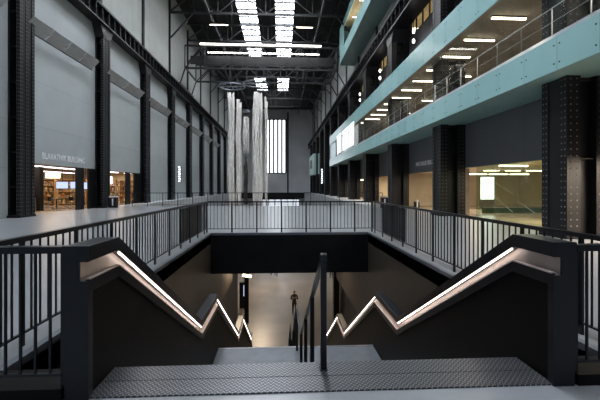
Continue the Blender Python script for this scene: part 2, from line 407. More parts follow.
def right_column(y, base, label, dense):
    t = thing('steel_column', label, 'column', (CR, y - 1.1, base), 'riveted columns along the right wall')
    top = 14.1; x0, x1, ya, yb = CR, XR, y - 1.1, y
    dz = .2 if dense else .6; r = .026 if dense else .03; rv = MB()
    m = MB().box(x0, x0 + .42, ya, yb, base, top)
    m.box(x0 - .02, x0, ya, ya + .3, base, top).box(x0 - .02, x0, yb - .3, yb, base, top)
    for xx in (x0 + .1, x0 + .3): rivets(rv, (xx, ya), (0, 0), 1, base + .2, top - .2, dz, (0, -1, 0), r)
    for yy in (ya + .08, ya + .22, yb - .22, yb - .08): rivets(rv, (x0 - .02, yy), (0, 0), 1, base + .2, top - .2, dz, (-1, 0, 0), r)
    m.build('flange', M['black'], t)
    m = MB().box(x1 - .46, x1, ya, yb, base, top)
    for xx in (x1 - .34, x1 - .14): rivets(rv, (xx, ya), (0, 0), 1, base + .2, top - .2, dz, (0, -1, 0), r)
    m.build('back_flange', M['black'], t); rv.build('rivets', M['rivet'], t)['kind'] = 'stuff'
    MB().box(x0 + .42, x1 - .46, ya + .3, yb - .3, base, top).build('web', M['black'], t)
    MB().box(x0 - .08, x1, ya - .08, yb + .08, base, base + .12).build('base_plate', M['black'], t)
    z = base + 2.5
    while z < top - 1:
        MB().box(x0 + .42, x1 - .46, ya + .1, yb - .1, z, z + .03).build('stiffener', M['girder'], t); z += 2.5
    MB().prism([(ya - .5, top), (yb + .5, top), (yb, top - .9), (ya, top - .9)], x0 - .05, x1).build('bracket', M['black'], t)
    return t
lfix = {1: 'the one before the shop bays, nearest of all', 2: 'left of the BLAVATNIK BUILDING lettering', 3: 'right of the BLAVATNIK BUILDING lettering, behind the litter bin'}
protoL = protoR = None
for i, y in enumerate(COLS):
    if i == 0: continue
    base = 0
    lab = 'black riveted steel column on the left wall, ' + (lfix[i] if i in lfix else '%s visible column from the camera' % ordn(max(0, i - 2)))
    if i < 4: left_column(y, 0, lab, True)
    elif protoL is None: protoL = left_column(y, base, lab, False)
    else: copy_tree(protoL, (XL, y - 1.1, base), lab)
    rf = {1: 'large in the foreground at the photo edge', 2: 'between the glazed lobby and the doorway bin', 3: 'left of the NATALIE BELL lettering'}
    lab = 'black riveted steel column under the teal gallery, ' + (rf[i] if i in rf else '%s visible column from the camera' % ordn(max(0, i - 1)))
    if i < 4: right_column(y, 0, lab, True)
    elif protoR is None: protoR = right_column(y, base, lab, False)
    else: copy_tree(protoR, (CR, y - 1.1, base), lab)

# crane runway beams
def runway(x0, x1, side, s):
    t = thing('crane_beam', 'black riveted runway girder running along the top of the %s columns' % side, 'girder', ((x0 + x1) / 2, 56, 14.1))
    MB().box(x0, x1, -6, WE - .2, 14.1, 14.22).build('bottom_flange', M['black'], t)
    MB().box(x0, x1, -6, WE - .2, 15.3, 15.45).build('top_flange', M['girder'], t)
    xm = (x0 + x1) / 2
    m = MB().box(xm - .05, xm + .05, -6, WE - .2, 14.22, 15.3); y = -5.5
    while y < WE - 1: m.box(x0 + .05, x1 - .05, y, y + .06, 14.22, 15.3); y += 1.0
    m.build('web', M['black'], t)
    MB().box(xm - .05, xm + .05, -6, WE - .2, 15.45, 15.6).build('rail', M['girder'], t)
runway(XL + .02, CL + .22, 'left', 1); runway(CR - .22, XR - .3, 'right', -1)

# ------------------------------------------------------------------ louvre flaps on the left wall
def flap(loc, label):
    x, y, z = loc
    t = thing('louvre_flap', label, 'louvre', loc, 'grey louvre flaps along the left wall')
    th = .05
    MB().prism([(y, z), (y, z), (y, z)], x, x) if False else None
    m = MB()
    a = Vector((x + .3, 0, z + .62)); b = Vector((x - .28, 0, z)); n_ = Vector((-.62, 0, .58)).normalized() * th
    vs = []
    for yy in (y + .06, y + 1.76):
        for p in (a, b, b + n_, a + n_): vs.append((p.x, yy, p.z))
    m.add(vs, [(0, 1, 2, 3), (7, 6, 5, 4), (0, 4, 5, 1), (1, 5, 6, 2), (2, 6, 7, 3), (3, 7, 4, 0)])
    m.build('panel', M['louvre'], t)
    m = MB()
    m.bar((x - .3, y + .02, z), (x - .3, y + 1.8, z), .06).build('hinge_rail', M['black'], t)
    MB().bar((x - .6, y + .2, z + .3), (x + .1, y + .2, z + .45), .05).build('bracket', M['black'], t)
    MB().bar((x - .6, y + 1.6, z + .3), (x + .1, y + 1.6, z + .45), .05).build('bracket', M['black'], t)
    return t
pf = None
for b_ in range(8):
    for k2 in range(4):
        loc = (CL, COLS[b_ + 1] - .45 + 1.82 * k2, 10.3)
        lab = 'grey louvre flap high on the left wall, %s flap of the %s row along' % (['nearest', 'second', 'third', 'farthest'][k2], ['nearest', 'second', 'third', 'fourth', 'fifth', 'sixth', 'seventh', 'eighth'][b_])
        if pf is None: pf = flap(loc, lab)
        else: copy_tree(pf, loc, lab)

# ------------------------------------------------------------------ teal gallery box on the right
GX = 8.2; GY0, GY1 = 3.1, 61.3
g = thing('glass_gallery', 'long teal glass-clad gallery projecting from the right wall at first floor', 'gallery', (GX, GY0, 5.1))
def fascia(z0, z1, x, y0, y1, bolts, name, parent, pitch=1.47):
    m = MB(); y = y0 + .01
    while y < y1 - .2:
        ye = min(y + pitch - .012, y1); m.box(x, x + .04, y, ye, z0, z1); y += pitch
    o = m.build(name, M['teal'], parent)
    if bolts:
        m = MB(); y = y0 + .01
        while y < y1 - .2:
            for dy in (-.11, .11):
                for zz in (z0 + .22, z1 - .25): m.dome((x, y + dy, zz), (-1, 0, 0), .028, 6)
            y += pitch
        m.build('fixing_bolts', M['girder'], o)['kind'] = 'stuff'
    return o
fascia(5.1, 6.12, GX, GY0, GY1, True, 'lower_fascia', g)
fascia(8.68, 10.05, GX, GY0, GY1, True, 'upper_fascia', g)
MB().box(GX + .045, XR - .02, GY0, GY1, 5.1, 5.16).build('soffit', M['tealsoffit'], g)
MB().box(GX + .045, 15, GY0, GY1, 5.9, 6.1).build('gallery_floor', M['brown'], g)
m_ = MB(); m_.add([(GX, GY0, 6.12), (GX, GY1, 6.12), (GX + .22, GY1, 6.34), (GX + .22, GY0, 6.34), (GX + .05, GY0, 6.1), (GX + .05, GY1, 6.1), (GX + .26, GY1, 6.1), (GX + .26, GY0, 6.1)],
    [(0, 1, 2, 3), (4, 7, 6, 5), (0, 4, 5, 1), (2, 6, 7, 3), (0, 3, 7, 4), (1, 5, 6, 2)])
m_.build('sill', M['sill'], g)
MB().box(GX + .045, 15, GY0, GY1, 8.7, 8.78).build('gallery_ceiling', M['brown'], g)
MB().box(GX + .045, XR, GY0, GY1, 10.0, 10.05).build('roof_panel', M['sill'], g)
MB().box(GX + .04, XR, GY1 - .06, GY1, 5.1, 10.05).build('end_panel', M['teal'], g)
MB().box(14.9, 15, GY0, GY1, 6.1, 8.7).build('back_wall', M['brown'], g)
y = GY0
while y < 55:
    MB().box(GX + .2, GX + .22, y + .01, y + 1.46, 6.3, 8.7).build('glass_pane', M['glass'], g); y += 1.47
MB().box(GX + .1, GX + .14, 55.2, GY1, 6.1, 8.7).build('blank_panel', M['teal'], g)
MB().tube([(GX + .4, GY0, 7.3), (GX + .4, 40, 7.3)], .02).build('handrail', M['steel'], g)
MB().tube([(GX + .4, GY0, 6.85), (GX + .4, 40, 6.85)], .012, 6).build('guard_wire', M['steel'], g)
y = GY0 + .7
while y < 40:
    MB().box(GX + .38, GX + .41, y, y + .03, 6.1, 7.3).build('handrail_post', M['steel'], g); y += 1.47
# bright blinds at the far end of the gallery
for i in range(3):
    y0, y9 = ((40.7, 43.2), (44.0, 48.0), (49.4, 52.9))[i]
    tag(MB().box(GX - .06, GX - .002, y0, y9, 6.4, 9.0).build('lit_blind', M['blind']),
        'bright white lit window blind in the teal gallery, %s of three from the camera' % ['nearest', 'middle', 'farthest'][i], 'blind', 'lit blinds in the gallery')
# lamps across gallery ceiling
gl = None
y = 14.65; i = 0
def lampbar(name, label, cat, a, b, mat, group=None, w=.09):
    mid = (Vector(a) + Vector(b)) / 2
    t = thing(name, label, cat, tuple(mid), group)
    MB().bar(a, b, w, w * .7).build('tube', M[mat] if isinstance(mat, str) else mat, t)
    MB().bar(Vector(a) + Vector((0, 0, w * .6)), Vector(b) + Vector((0, 0, w * .6)), w * 1.2, w * .45).build('housing', M['girder'], t)
    return t
while y < 41:
    lab = 'warm strip light on the teal gallery ceiling, %s visible from the camera' % ordn(i)
    if gl is None: gl = lampbar('strip_light', lab, 'ceiling light', (GX + .5, y, 8.6), (GX + 1.95, y, 8.6), 'warm', 'strip lights in the teal gallery'); gz = gl.location.z; gx = gl.location.x
    else: copy_tree(gl, (gx, y, gz), lab)
    y += 2.25; i += 1
for i, (x, y) in enumerate(((10.8, 22.5), (11.4, 29), (11, 34))):
    lampbar('strip_light', 'small warm strip light deep inside the teal gallery, %s from the camera' % ordn(i), 'ceiling light', (x, y, 8.6), (x + 1.2, y, 8.6), 'warm', 'strip lights deep in the gallery')
for i, y in enumerate((17.5, 20.3, 26.5, 33)):
    tag(MB().box(12.6, 13.6, y, y + 1.6, 6.1, 7.2).box(12.5, 13.7, y - .05, y + 1.65, 7.2, 7.26).build('display_cabinet', M['satin']), 'dark waist-high cabinet inside the teal gallery, %s from the camera' % ordn(i), 'cabinet', 'cabinets in the gallery')

# upper teal box (top right of picture)
UY1 = 51.0
u = thing('glass_gallery', 'upper teal box high on the right wall under the roof', 'gallery', (GX, 20, 18.7))
fascia(18.7, 20.15, GX, 20, UY1, False, 'lower_fascia', u, 2.2); fascia(22.6, 23.6, GX, 20, UY1, False, 'upper_fascia', u, 2.2)
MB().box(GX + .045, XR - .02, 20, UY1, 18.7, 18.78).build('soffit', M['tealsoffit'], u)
MB().box(GX + .045, XR - .02, 20, UY1, 23.55, 23.6).build('roof_panel', M['sill'], u)
MB().box(GX + .04, XR, UY1 - .06, UY1, 18.7, 23.6).build('end_panel', M['teal'], u)
MB().box(GX, GX + .04, 47.6, UY1, 20.15, 22.6).build('blank_panel', M['teal'], u)
MB().box(GX + .06, GX + .08, 20, 47.6, 20.15, 22.6).build('glass_pane', M['glass'], u)
MB().box(XR - .12, XR - .05, 20, UY1, 18.8, 23.5).build('back_wall', M['cream'], u)
MB().box(GX + .1, XR - .13, 20, 47.6, 22.75, 22.85).build('box_ceiling', M['cream'], u)
for i, y in enumerate((24, 28, 32, 36, 40, 44)):
    lampbar('strip_light', 'small lamp inside the upper teal box, %s from the camera' % ordn(i), 'ceiling light', (GX + .5, y, 22.3), (GX + 1.3, y, 22.3), 'warm', 'lamps in the upper teal box', .14)
# small far teal box
q = thing('oriel_box', 'small teal box with lightened colour and with a dark window, far down the right wall', 'box window', (GX, 92, 4.9))
MB().box(GX, XR - .05, 92, 106, 4.9, 10.1).build('cladding', M['litteal'], q)
MB().box(GX - .04, GX, 96, 102, 6.6, 8.8).build('window_pane', M['black'], q)

# window band above the gallery with lit rooms
bk = MB().box(15.5, 15.6, 3, 100, 13.4, 17); bk.box(XR + .25, 15.5, 3, 100, 13.3, 13.4); bk.box(XR + .25, 15.5, 3, 100, 16.8, 16.9)
struct(bk.build('wall_upper_rooms', M['cream'], keep=True))
for k2 in range(1, 9):
    y0 = COLS[k2] + .3; y1 = COLS[k2 + 1] - 1.2; fr = MB()
    for j in range(7):
        yy = y0 + (y1 - y0) * j / 6; fr.box(XR + .05, XR + .15, yy - .04, yy + .04, 13.5, 16.6)
    fr.box(XR + .05, XR + .15, y0, y1, 13.5, 13.62)
    wo = struct(fr.build('window_%d' % (30 + k2), M['girder'], keep=True))
    MB().box(XR + .09, XR + .1, y0, y1, 13.6, 16.6).build('window_glass', M['glass'], wo)
for i in range(8):
    y = 15 + 6 * i
    lampbar('strip_light', 'strip light behind the high windows over the teal gallery, %s from the camera' % ordn(i), 'ceiling light', (11.2, y, 16.2), (13.2, y, 16.2), 'warm', 'lamps behind the high right windows', .12)
for i, y in enumerate((26, 35, 44)):
    t = thing('globe_lamp', 'small white globe lamp beside the high right windows, %s from the camera' % ordn(i), 'lamp', (9.4, y, 13.2), 'globe lamps by the high windows')
    for zz in (12.9, 12.2): MB().tube([(9.6, y, zz - .16), (9.6, y, zz - .1), (9.6, y, zz), (9.6, y, zz + .1), (9.6, y, zz + .16)], [.02, .07, .09, .07, .02], 10).build('globe', M['tube'], t, True)
    MB().bar((9.6, y, 12.0), (9.6, y, 14.1), .04).build('stem', M['black'], t)

# ------------------------------------------------------------------ right ground-floor lobby
struct(MB().box(XR + .25, 21, 3, 66, 2.75, 2.9).build('ceiling', M['cream'], keep=True))
struct(MB().box(XR, 21, -6, 66, -.35, 0).build('floor', M['shopfloor'], keep=True))
struct(MB().box(20.9, 21, 3, 66, 0, 2.75).box(XR + .25, 21, 31, 31.1, 0, 2.75).box(XR + .25, 21, 65.9, 66, 0, 2.75).box(XR + .25, 21, 40, 40.1, 0, 2.75).build('wall_lobby', M['cream'], keep=True))
t = thing('glass_partition', 'green tinted glass screen of the lobby behind the foreground column', 'glass screen', (XR, 12.2, 0))
for k2 in range(4):
    y0 = 12.1 + 1.72 * k2; MB().box(XR + .1, XR + .115, y0 + .01, y0 + 1.70, .05, 2.7).build('glass_pane', M['greenglass'], t)
MB().box(XR + .08, XR + .14, 12.1, 19, 0, .05).build('base_channel', M['steel'], t)
for i, x in enumerate((12.9, 14.3, 15.7)):
    lampbar('strip_light', 'warm strip light midway back in the lobby, %s from left' % ['first', 'second', 'third'][i], 'ceiling light', (x, 22.6, 2.66), (x + 1.0, 22.6, 2.66), 'warm', 'strip lights midway back in the lobby', .06)
lampbar('strip_light', 'single bright strip light just inside the lobby opening', 'ceiling light', (10.6, 17.2, 2.65), (12.0, 17.2, 2.65), 'warm', None, .1)
for i in range(3): lampbar('strip_light', 'warm strip light at the back of the lobby, %s from left' % ['first', 'second', 'third'][i], 'ceiling light', (14.6 + 1.7 * i, 27.8, 2.62), (16.1 + 1.7 * i, 27.8, 2.62), 'warm', 'strip lights at the back of the lobby', .1)
for i, y in enumerate((7, 24.5, 36, 45, 54)):
    lampbar('strip_light', 'warm lobby strip light under the gallery, bay %s from the camera' % ordn(i), 'ceiling light', (11.2, y, 2.65), (12.8, y, 2.65), 'warm', 'lobby strip lights', .1)
t = thing('lightbox_sign', 'tall white lit information panel standing in the lobby', 'lit sign', (14.7, 26, .3))
MB().box(14.6, 15.6, 25.98, 26.0, .72, 2.35).build('screen', M['screen'], t); MB().box(14.55, 15.65, 26.0, 26.1, 0, 2.4).build('frame', M['steel'], t)
t = thing('stair_handrail', 'pair of pale sloping handrails on the lobby stair', 'handrail', (14, 24, 0))
for a, b in (((13.2, 22, 1.95), (14.4, 22, 1.2)), ((13.3, 22, 1.0), (14.4, 22, .05)), ((14.7, 22, .75), (15.9, 22, -.05))):
    MB().tube([a, b], .025).build('rail', M['white'], t)
tag(MB().box(12.6, 17.5, 22.1, 22.3, 0, .32).build('low_planter', pmat('dark_green_upstand', (.03, .07, .04), .5)), 'low dark green upstand behind the lobby glass', 'upstand')
tag(MB().box(XR + .3, XR + .6, 20.6, 21.0, 0, 2.7).build('door_pillar', M['brown']), 'narrow brown pillar right of the second right-hand column', 'pillar')
def litter_bin(loc, label, white=False, s=1):
    x, y, z = loc; t = thing('litter_bin', label, 'litter bin', loc)
    MB().box(x - .28 * s, x + .28 * s, y - .25 * s, y + .25 * s, z, z + .88 * s).build('body', M['satin'], t, bevel=.02)
    MB().box(x - .31 * s, x + .31 * s, y - .28 * s, y + .28 * s, z + .9 * s, z + 1.0 * s).build('lid', M['white'] if white else M['steel'], t, bevel=.01)
    MB().box(x - .05, x + .05, y - .26 * s, y - .25 * s, z + .15, z + .7).build('sign_strip', M['white'], t)
litter_bin((-13.2, 29.6, 0), 'black litter bin with a white lid in front of the left column', True, .9)
litter_bin((9.9, 26.2, 0), 'black litter bin in the doorway under the NATALIE BELL lettering', s=.6)
litter_bin((11.3, 22.0, 0), 'black litter bin at the left end of the lobby glass', s=.65)
litter_bin((8.0, 28.0, 0), 'black litter bin in front of the third right-hand column', s=.9)

# ------------------------------------------------------------------ shop on the left
struct(MB().box(-25, XL - .3, 12, 46, -.35, 0).build('floor', M['shopfloor'], keep=True))
struct(MB().box(-25, XL - .3, 12, 46, 3.3, 3.5).build('ceiling', M['brown'], keep=True))
struct(MB().box(-25.1, -25, 12, 46, 0, 3.3).box(-25, XL - .3, 45.9, 46, 0, 3.3).box(-25, XL - .3, 12, 12.1, 0, 3.3).build('wall_shop', M['cream'], keep=True))
tag(MB().box(XL - .1, XL + .01, 26.35, 27.3, 0, 3.0).build('door_pillar', M['black']), 'square black pillar in the first left opening', 'pillar')
tag(MB().box(XL - .1, XL + .01, 34.5, 35.5, 0, 3.0).build('door_pillar', M['black']), 'square black pillar in the second left opening', 'pillar')
tag(MB().box(-16.75, -16.25, 25.5, 25.9, 0, 3.0).build('door_pillar', M['black']), 'dark pillar standing inside the left shop', 'pillar')
pos = [(-16.4, 24.9), (-16.4, 26.3), (-16.4, 27.8), (-16.4, 29.3), (-21.2, 32), (-21.2, 33.7), (-21.2, 35.4), (-21.2, 37.1), (-15.9, 35), (-15.9, 38)]
for i, (x, y) in enumerate(pos):
    lampbar('strip_light', 'pinkish tube light on the shop ceiling, %s towards the back' % ordn(i), 'ceiling light', (x, y, 3.02), (x, y + (1.2 if i < 4 else 1.5), 3.02), 'pinktube', 'tube lights in the left shop', .11)
def bookcase(loc, label, w_=2.4, h=2.3):
    x, y, z = loc; t = thing('bookcase', label, 'shelving', loc, 'shelving in the left shop')
    MB().box(x, x + w_, y + .3, y + .35, 0, h).build('back_panel', M['wood'], t)
    for xx in (x, x + w_ - .05): MB().box(xx, xx + .05, y, y + .3, 0, h).build('side_panel', M['wood'], t)
    for k2 in range(5):
        zz = .1 + k2 * (h - .15) / 4; MB().box(x + .05, x + w_ - .05, y, y + .3, zz, zz + .04).build('shelf', M['wood'], t)
        if k2 < 4:
            m = MB(); xx = x + .08
            while xx < x + w_ - .2:
                ww = random.uniform(.05, .16); hh = random.uniform(.2, .42); m.box(xx, xx + ww, y + .04, y + .26, zz + .04, zz + .04 + hh); xx += ww + random.choice([.01, .01, .1])
            o = m.build('goods_row', M['goods'], t); o['kind'] = 'stuff'
    return t
for i, (x, y) in enumerate(((-22.5, 33.5), (-19.8, 33.5), (-17.2, 33.5), (-20.5, 45), (-17.8, 43), (-16.8, 39))):
    bookcase((x, y, 0), 'warm lit wooden shelving full of goods, %s unit in the left shop' % ordn(i))
for i, (x, y, z, w_) in enumerate(((-18.75, 31.5, 1.5, .95), (-17.6, 31.5, 1.5, .4), (-16.45, 31.2, 1.45, .4))):
    t = thing('display_screen', 'pale blue lit screen hanging in the left shop, %s from left' % ['first', 'second', 'third'][i], 'screen', (x, y, z), 'screens in the left shop')
    MB().box(x, x + w_, y, y + .02, z, z + .55).build('screen_face', M['bluescreen'], t); MB().box(x - .04, x + w_ + .04, y + .02, y + .08, z - .04, z + .59).build('frame', M['black'], t)
    MB().bar((x + w_ / 2, y + .05, z + .55), (x + w_ / 2, y + .05, 3.3), .04).build('hanger', M['black'], t)
t = thing('pendant_lamp', 'large warm square lampshade hanging in the first left opening', 'lamp', (-16.6, 27.45, 2.27))
MB().box(-16.95, -16.2, 27.2, 27.7, 2.27, 2.63).build('lamp_shade', M['lampwarm'], t); MB().bar((-16.6, 27.45, 2.63), (-16.6, 27.45, 3.3), .03).build('cord', M['black'], t)
t = thing('pendant_lamp', 'bright square lampshade hanging in the second left opening', 'lamp', (-16.6, 33, 1.7))
MB().box(-15.7, -14.95, 32.8, 33.2, 1.9, 2.55).build('lamp_shade', M['pinktube'], t); MB().bar((-15.3, 33, 2.55), (-15.3, 33, 3.3), .03).build('cord', M['black'], t)
def cafe_table(x, y, label):
    t = thing('cafe_table', label, 'table', (x, y, 0), 'tables in the left shop')
    MB().tube([(x, y, .72), (x, y, .76)], .45, 20).build('tabletop', M['black'], t); MB().tube([(x, y, .03), (x, y, .72)], .04).build('pedestal', M['black'], t); MB().tube([(x, y, 0), (x, y, .03)], .26, 16).build('foot', M['black'], t)
def cafe_chair(x, y, label):
    t = thing('cafe_chair', label, 'chair', (x, y, 0), 'chairs in the left shop')
    MB().box(x - .21, x + .21, y - .21, y + .21, .43, .47).build('seat', M['black'], t); MB().box(x - .21, x + .21, y + .18, y + .21, .6, .88).build('backrest', M['black'], t)
    for sx in (-1, 1):
        for sy in (-1, 1): MB().bar((x + sx * .19, y + sy * .19, 0), (x + sx * .17, y + sy * .19, .43 if sy < 0 else .88), .03).build('leg', M['steel'], t)
for i, (x, y) in enumerate(((-18.9, 23.6), (-17.2, 25.2), (-16.4, 27.6))):
    cafe_table(x, y, 'round black cafe table in the left shop, %s towards the back' % ordn(i))
for i, (x, y) in enumerate(((-18.2, 23.9), (-19.6, 23.4), (-17.9, 25.6), (-16.5, 25.0), (-17.2, 27.9), (-15.7, 28.0))):
    cafe_chair(x, y, 'black cafe chair in the left shop, %s towards the back' % ordn(i))

# ------------------------------------------------------------------ lettering
def lettering(text, size, loc, rot, label, mat, width):
    # raised letters, one part per word
    t = thing('wall_lettering', label, 'lettering', loc); t.rotation_euler = rot
    words = text.split(); meshes = []; xoff = 0
    for w_ in words:
        c = bpy.data.curves.new('txt', 'FONT'); c.body = w_; c.size = size; c.extrude = .01; c.space_character = 1.08; c.offset = .006
        tmp = bpy.data.objects.new('tmp', c); COL.objects.link(tmp)
        dg = bpy.context.evaluated_depsgraph_get(); me = bpy.data.meshes.new_from_object(tmp.evaluated_get(dg)); bpy.data.objects.remove(tmp)
        mn = min(v.co.x for v in me.vertices); mx_ = max(v.co.x for v in me.vertices)
        for v in me.vertices: v.co.x += xoff - mn
        xoff += mx_ - mn + size * .34; meshes.append(me)
    tot = xoff - size * .34
    for me in meshes:
        for v in me.vertices: v.co.x *= width / tot
        me.materials.clear(); me.materials.append(mat)
        o = bpy.data.objects.new('word', me); COL.objects.link(o); o.parent = t
lettering('BLAVATNIK BUILDING', .54, (XL + .012, 22.65, 3.33), (PI / 2, 0, PI / 2), 'white capital letters BLAVATNIK BUILDING over the left shop opening', M['white'], 4.7)
lettering('NATALIE BELL BUILDING', .42, (XR - .012, 27.35, 3.2), (PI / 2, 0, -PI / 2), 'grey capital letters NATALIE BELL BUILDING on the right wall', M['white'], 5.7)

# ------------------------------------------------------------------ staircase
st = thing('staircase', 'wide staircase descending from the checker plate threshold', 'stairs', ((SL + SR) / 2, NEAR, ZLOW))
MB().box(SL, SR, NEAR, NEAR + .225, -.02, .012).build('checker_plate', M['tread'], st)
MB().box(SL, SR, NEAR + .233, 3.34, -.02, .012).build('checker_plate', M['tread'], st)
def flight(y0, z0, n, run, rise, prefix):
    for i in range(n - 1):
        yy = y0 + i * run; zz = z0 - (i + 1) * rise
        MB().box(SL, SR, yy, yy + run, zz - .2, zz).build('step', M['landing'], st)
    y1 = y0 + (n - 1) * run; z1 = z0 - n * rise
    MB().prism([(y0, z0 - rise - .2), (y1, z1 - .2 + rise), (y1, z1 - .35), (y0, z0 - rise - .45)], SL, SR).build('flight_slab', M['dgrey'], st)
    return y1, z1
MB().box(SL, SR, NEAR, 3.34, -.5, -.021).build('threshold_slab', M['dgrey'], st)
y1, z1 = flight(3.34, 0, 13, .3, .17, '')
LZ1 = z1
MB().box(SL, SR, y1, 8.75, z1 - .25, z1).build('landing', M['landing'], st)
MB().box(SL, SR, 8.71, 8.76, z1 - .001, z1 + .006).build('nosing', M['steel'], st)
y2, z2 = flight(8.75, z1, 15, .29, .17, '')
MB().box(SL, SR, y2, 14.35, z2 - .25, z2).build('landing', M['landing'], st)
y3, z3 = flight(14.35, z2, 15, .29, (z2 - ZLOW) / 15, '')

LIP = [(NEAR, .915), (3.38, .915), (6.87, -1.11), (8.55, -1.11), (12.75, -3.65), (14.35, -3.65), (18.4, -6.15), (19.0, -6.15)]
FLO = [(NEAR, -.5), (3.38, -.7), (6.87, -2.9), (8.55, -2.95), (12.75, -5.5), (14.35, -5.5), (18.4, ZLOW), (19.0, ZLOW)]
def balustrade(side):
    inner = SL + .02 if side == 'left' else SR - .01; s = -1 if side == 'left' else 1
    t = thing('stair_balustrade', 'black steel stair balustrade with a lit zigzag handrail recess on the %s' % side, 'balustrade', (inner, NEAR, 0))
    outer = inner + s * .175
    poly = [(y, z - .05) for y, z in LIP] + [(y, z) for y, z in reversed(FLO)]
    # wall panel as quads
    m = MB(); vs = []; fs = []
    for (y, z), (_, zf) in zip(LIP, FLO):
        vs += [(inner + s * .03, y, zf), (outer, y, zf), (outer, y, z - .03), (inner + s * .03, y, z - .03)]
    for i in range(len(LIP) - 1):
        o = i * 4
        for k2 in range(4): fs.append((o + k2, o + (k2 + 1) % 4, o + 4 + (k2 + 1) % 4, o + 4 + k2))
    e = (len(LIP) - 1) * 4; fs += [(3, 2, 1, 0), (e, e + 1, e + 2, e + 3)]
    m.add(vs, fs).build('wall_panel', M['panel'], t)
    L2 = [(y + (.12 if i == 0 else 0), z) for i, (y, z) in enumerate(LIP)]
    MB().band(LIP, -.1, 0, inner - s * .0, inner + s * .03).build('handrail_lip', M['satin'], t)
    MB().band(LIP, -.004, .009, inner - s * .003, inner + s * .03).build('lip_highlight', M['recess'], t)  # bright strip: light caught along the lip top is put into its colour
    MB().band(LIP, -.02, .14, inner + s * .085, inner + s * .10).build('recess_back', M['recess'], t)
    MB().band(LIP, -.03, -.01, inner + s * .03, inner + s * .085).build('recess_floor', M['recess'], t)
    MB().band(LIP, -.03, .135, inner + s * .10, outer).build('outer_panel', M['satin'], t)
    MB().band(LIP, .135, .255, inner, outer + s * .02).build('cap_rail', M['satin'], t, bevel=.004)
    # LED starts just past the first peak
    led = [(3.42, .893), *LIP[2:]]
    MB().band(led, .122, .134, inner + s * .014, inner + s * .030).build('led_strip', M['led'], t)
    MB().box(inner + s * .07, outer, NEAR - .02, NEAR + .0, .9, 1.05).build('end_post_upper', M['satin'], t)
    MB().box(inner, outer, NEAR - .02, NEAR + .0, 0, .9).box(inner + s * .002, outer, NEAR, NEAR + .05, -.0, .81).build('end_post', M['satin'], t)
    MB().box(inner, outer + s * .02, NEAR - .02, NEAR, 1.05, 1.17).build('end_cap', M['satin'], t)
balustrade('left'); balustrade('right')

# central handrail
hx = .375
h = thing('central_handrail', 'black steel handrail down the middle of the stair', 'handrail', (hx, 3.2, 0))
NOS = [(3.22, 0), (7.0, -2.21), (8.72, -2.21), (12.8, -4.76), (14.35, -4.76), (18.4, ZLOW)]
RLN = [(y, z + .99) for y, z in NOS]
MB().band(RLN, -.03, .03, hx - .02, hx + .02).build('rail', M['satin'], h)
def nos(y):
    for (a, za), (b, zb) in zip(NOS, NOS[1:]):
        if a <= y <= b: return za + (zb - za) * (y - a) / (b - a)
for i, y in enumerate((3.22, 4.4, 5.55, 6.8, 8.55, 9.8, 11.2, 12.6, 14.25, 15.6, 17)):
    z = nos(y)
    if i == 0:
        MB().box(hx - .026, hx + .026, y - .026, y + .026, 0, 1.0).build('post', M['satin'], h)
        MB().tube([(hx - .028, y, 1.0), (hx + .028, y, 1.0)], .035, 16).build('post_cap', M['satin'], h)
    else: MB().box(hx - .025, hx + .025, y - .025, y + .025, z - .16, z + 1.0).build('post', M['satin'], h)
MB().box(hx - .035, hx + .035, 3.18, 3.26, .012, .018).build('foot_plate', M['satin'], h)

# ------------------------------------------------------------------ railings
def railing(a, b, label, gap=.14, every=7, top=1.12, bot=.13, bar=.016, railw=.07, offs=0, skipto=None, wires=False):
    a = Vector((*a, 0)); b = Vector((*b, 0)); L = (b - a).length; d = (b - a) / L
    t = thing('railing', label, 'railing', tuple((a + b) / 2))
    MB().bar(a + Vector((0, 0, top - .03)), b + Vector((0, 0, top - .03)), railw, .05).build('top_rail', M['satin'], t)
    MB().bar(a + Vector((0, 0, bot)), b + Vector((0, 0, bot)), .03, .02).build('bottom_rail', M['satin'], t)
    n = round(L / gap)
    for i in range(n + 1):
        p = a + d * (L * i / n)
        if i % every == 0 or i == n:
            q_ = d * .035; s = Vector((-d.y, d.x, 0)) * .02
            MB().bar(p + Vector((0, 0, -.0)), p + Vector((0, 0, top - .05)), .05 if abs(d.x) > .5 else .03, .03 if abs(d.x) > .5 else .05, up=(0, 1, 0)).build('post', M['satin'], t)
        elif not wires:
            MB().box(p.x - bar / 2, p.x + bar / 2, p.y - bar / 2, p.y + bar / 2, bot, top - .05).build('baluster', M['satin'], t)
    return t
rl_ = railing((RL, NEAR), (RL, YB + .22), 'black railing along the left side of the stairwell')
rr_ = railing((RR, NEAR), (RR, YB + .22), 'black railing along the right side of the stairwell')
railing((RL, YB + .22), (RR, YB + .22), 'black railing across the near edge of the bridge', gap=.125, every=7)
railing((XL + .6, YF - .2), (XR - 1.5, YF - .2), 'thin black railing along the far edge of the bridge', gap=.25, every=5, top=1.15, railw=.05, bar=.012)
railing((-1.66, NEAR + .03), (RL - .02, NEAR + .03), 'short black railing left of the stair in the foreground', bot=.18, gap=.115, every=20, top=1.17, railw=.09)
railing((2.42, NEAR + .03), (RR + .02, NEAR + .03), 'short black railing right of the stair in the foreground', bot=.18, gap=.115, every=20, top=1.15, railw=.09)
tag(MB().box(RL - .1, -1.66, NEAR - .02, NEAR + .3, 0, .09).build('floor_kerb', M['panel']), 'black kerb under the short railing left of the stair', 'kerb')
tag(MB().box(2.42, RR + .1, NEAR - .02, NEAR + .3, 0, .09).build('floor_kerb', M['panel']), 'black kerb under the short railing right of the stair', 'kerb')
MB().box(RL - .03, RL - .018, 9.7, 12.4, .15, 1.04).build('infill_board', M['dgrey'], rl_)
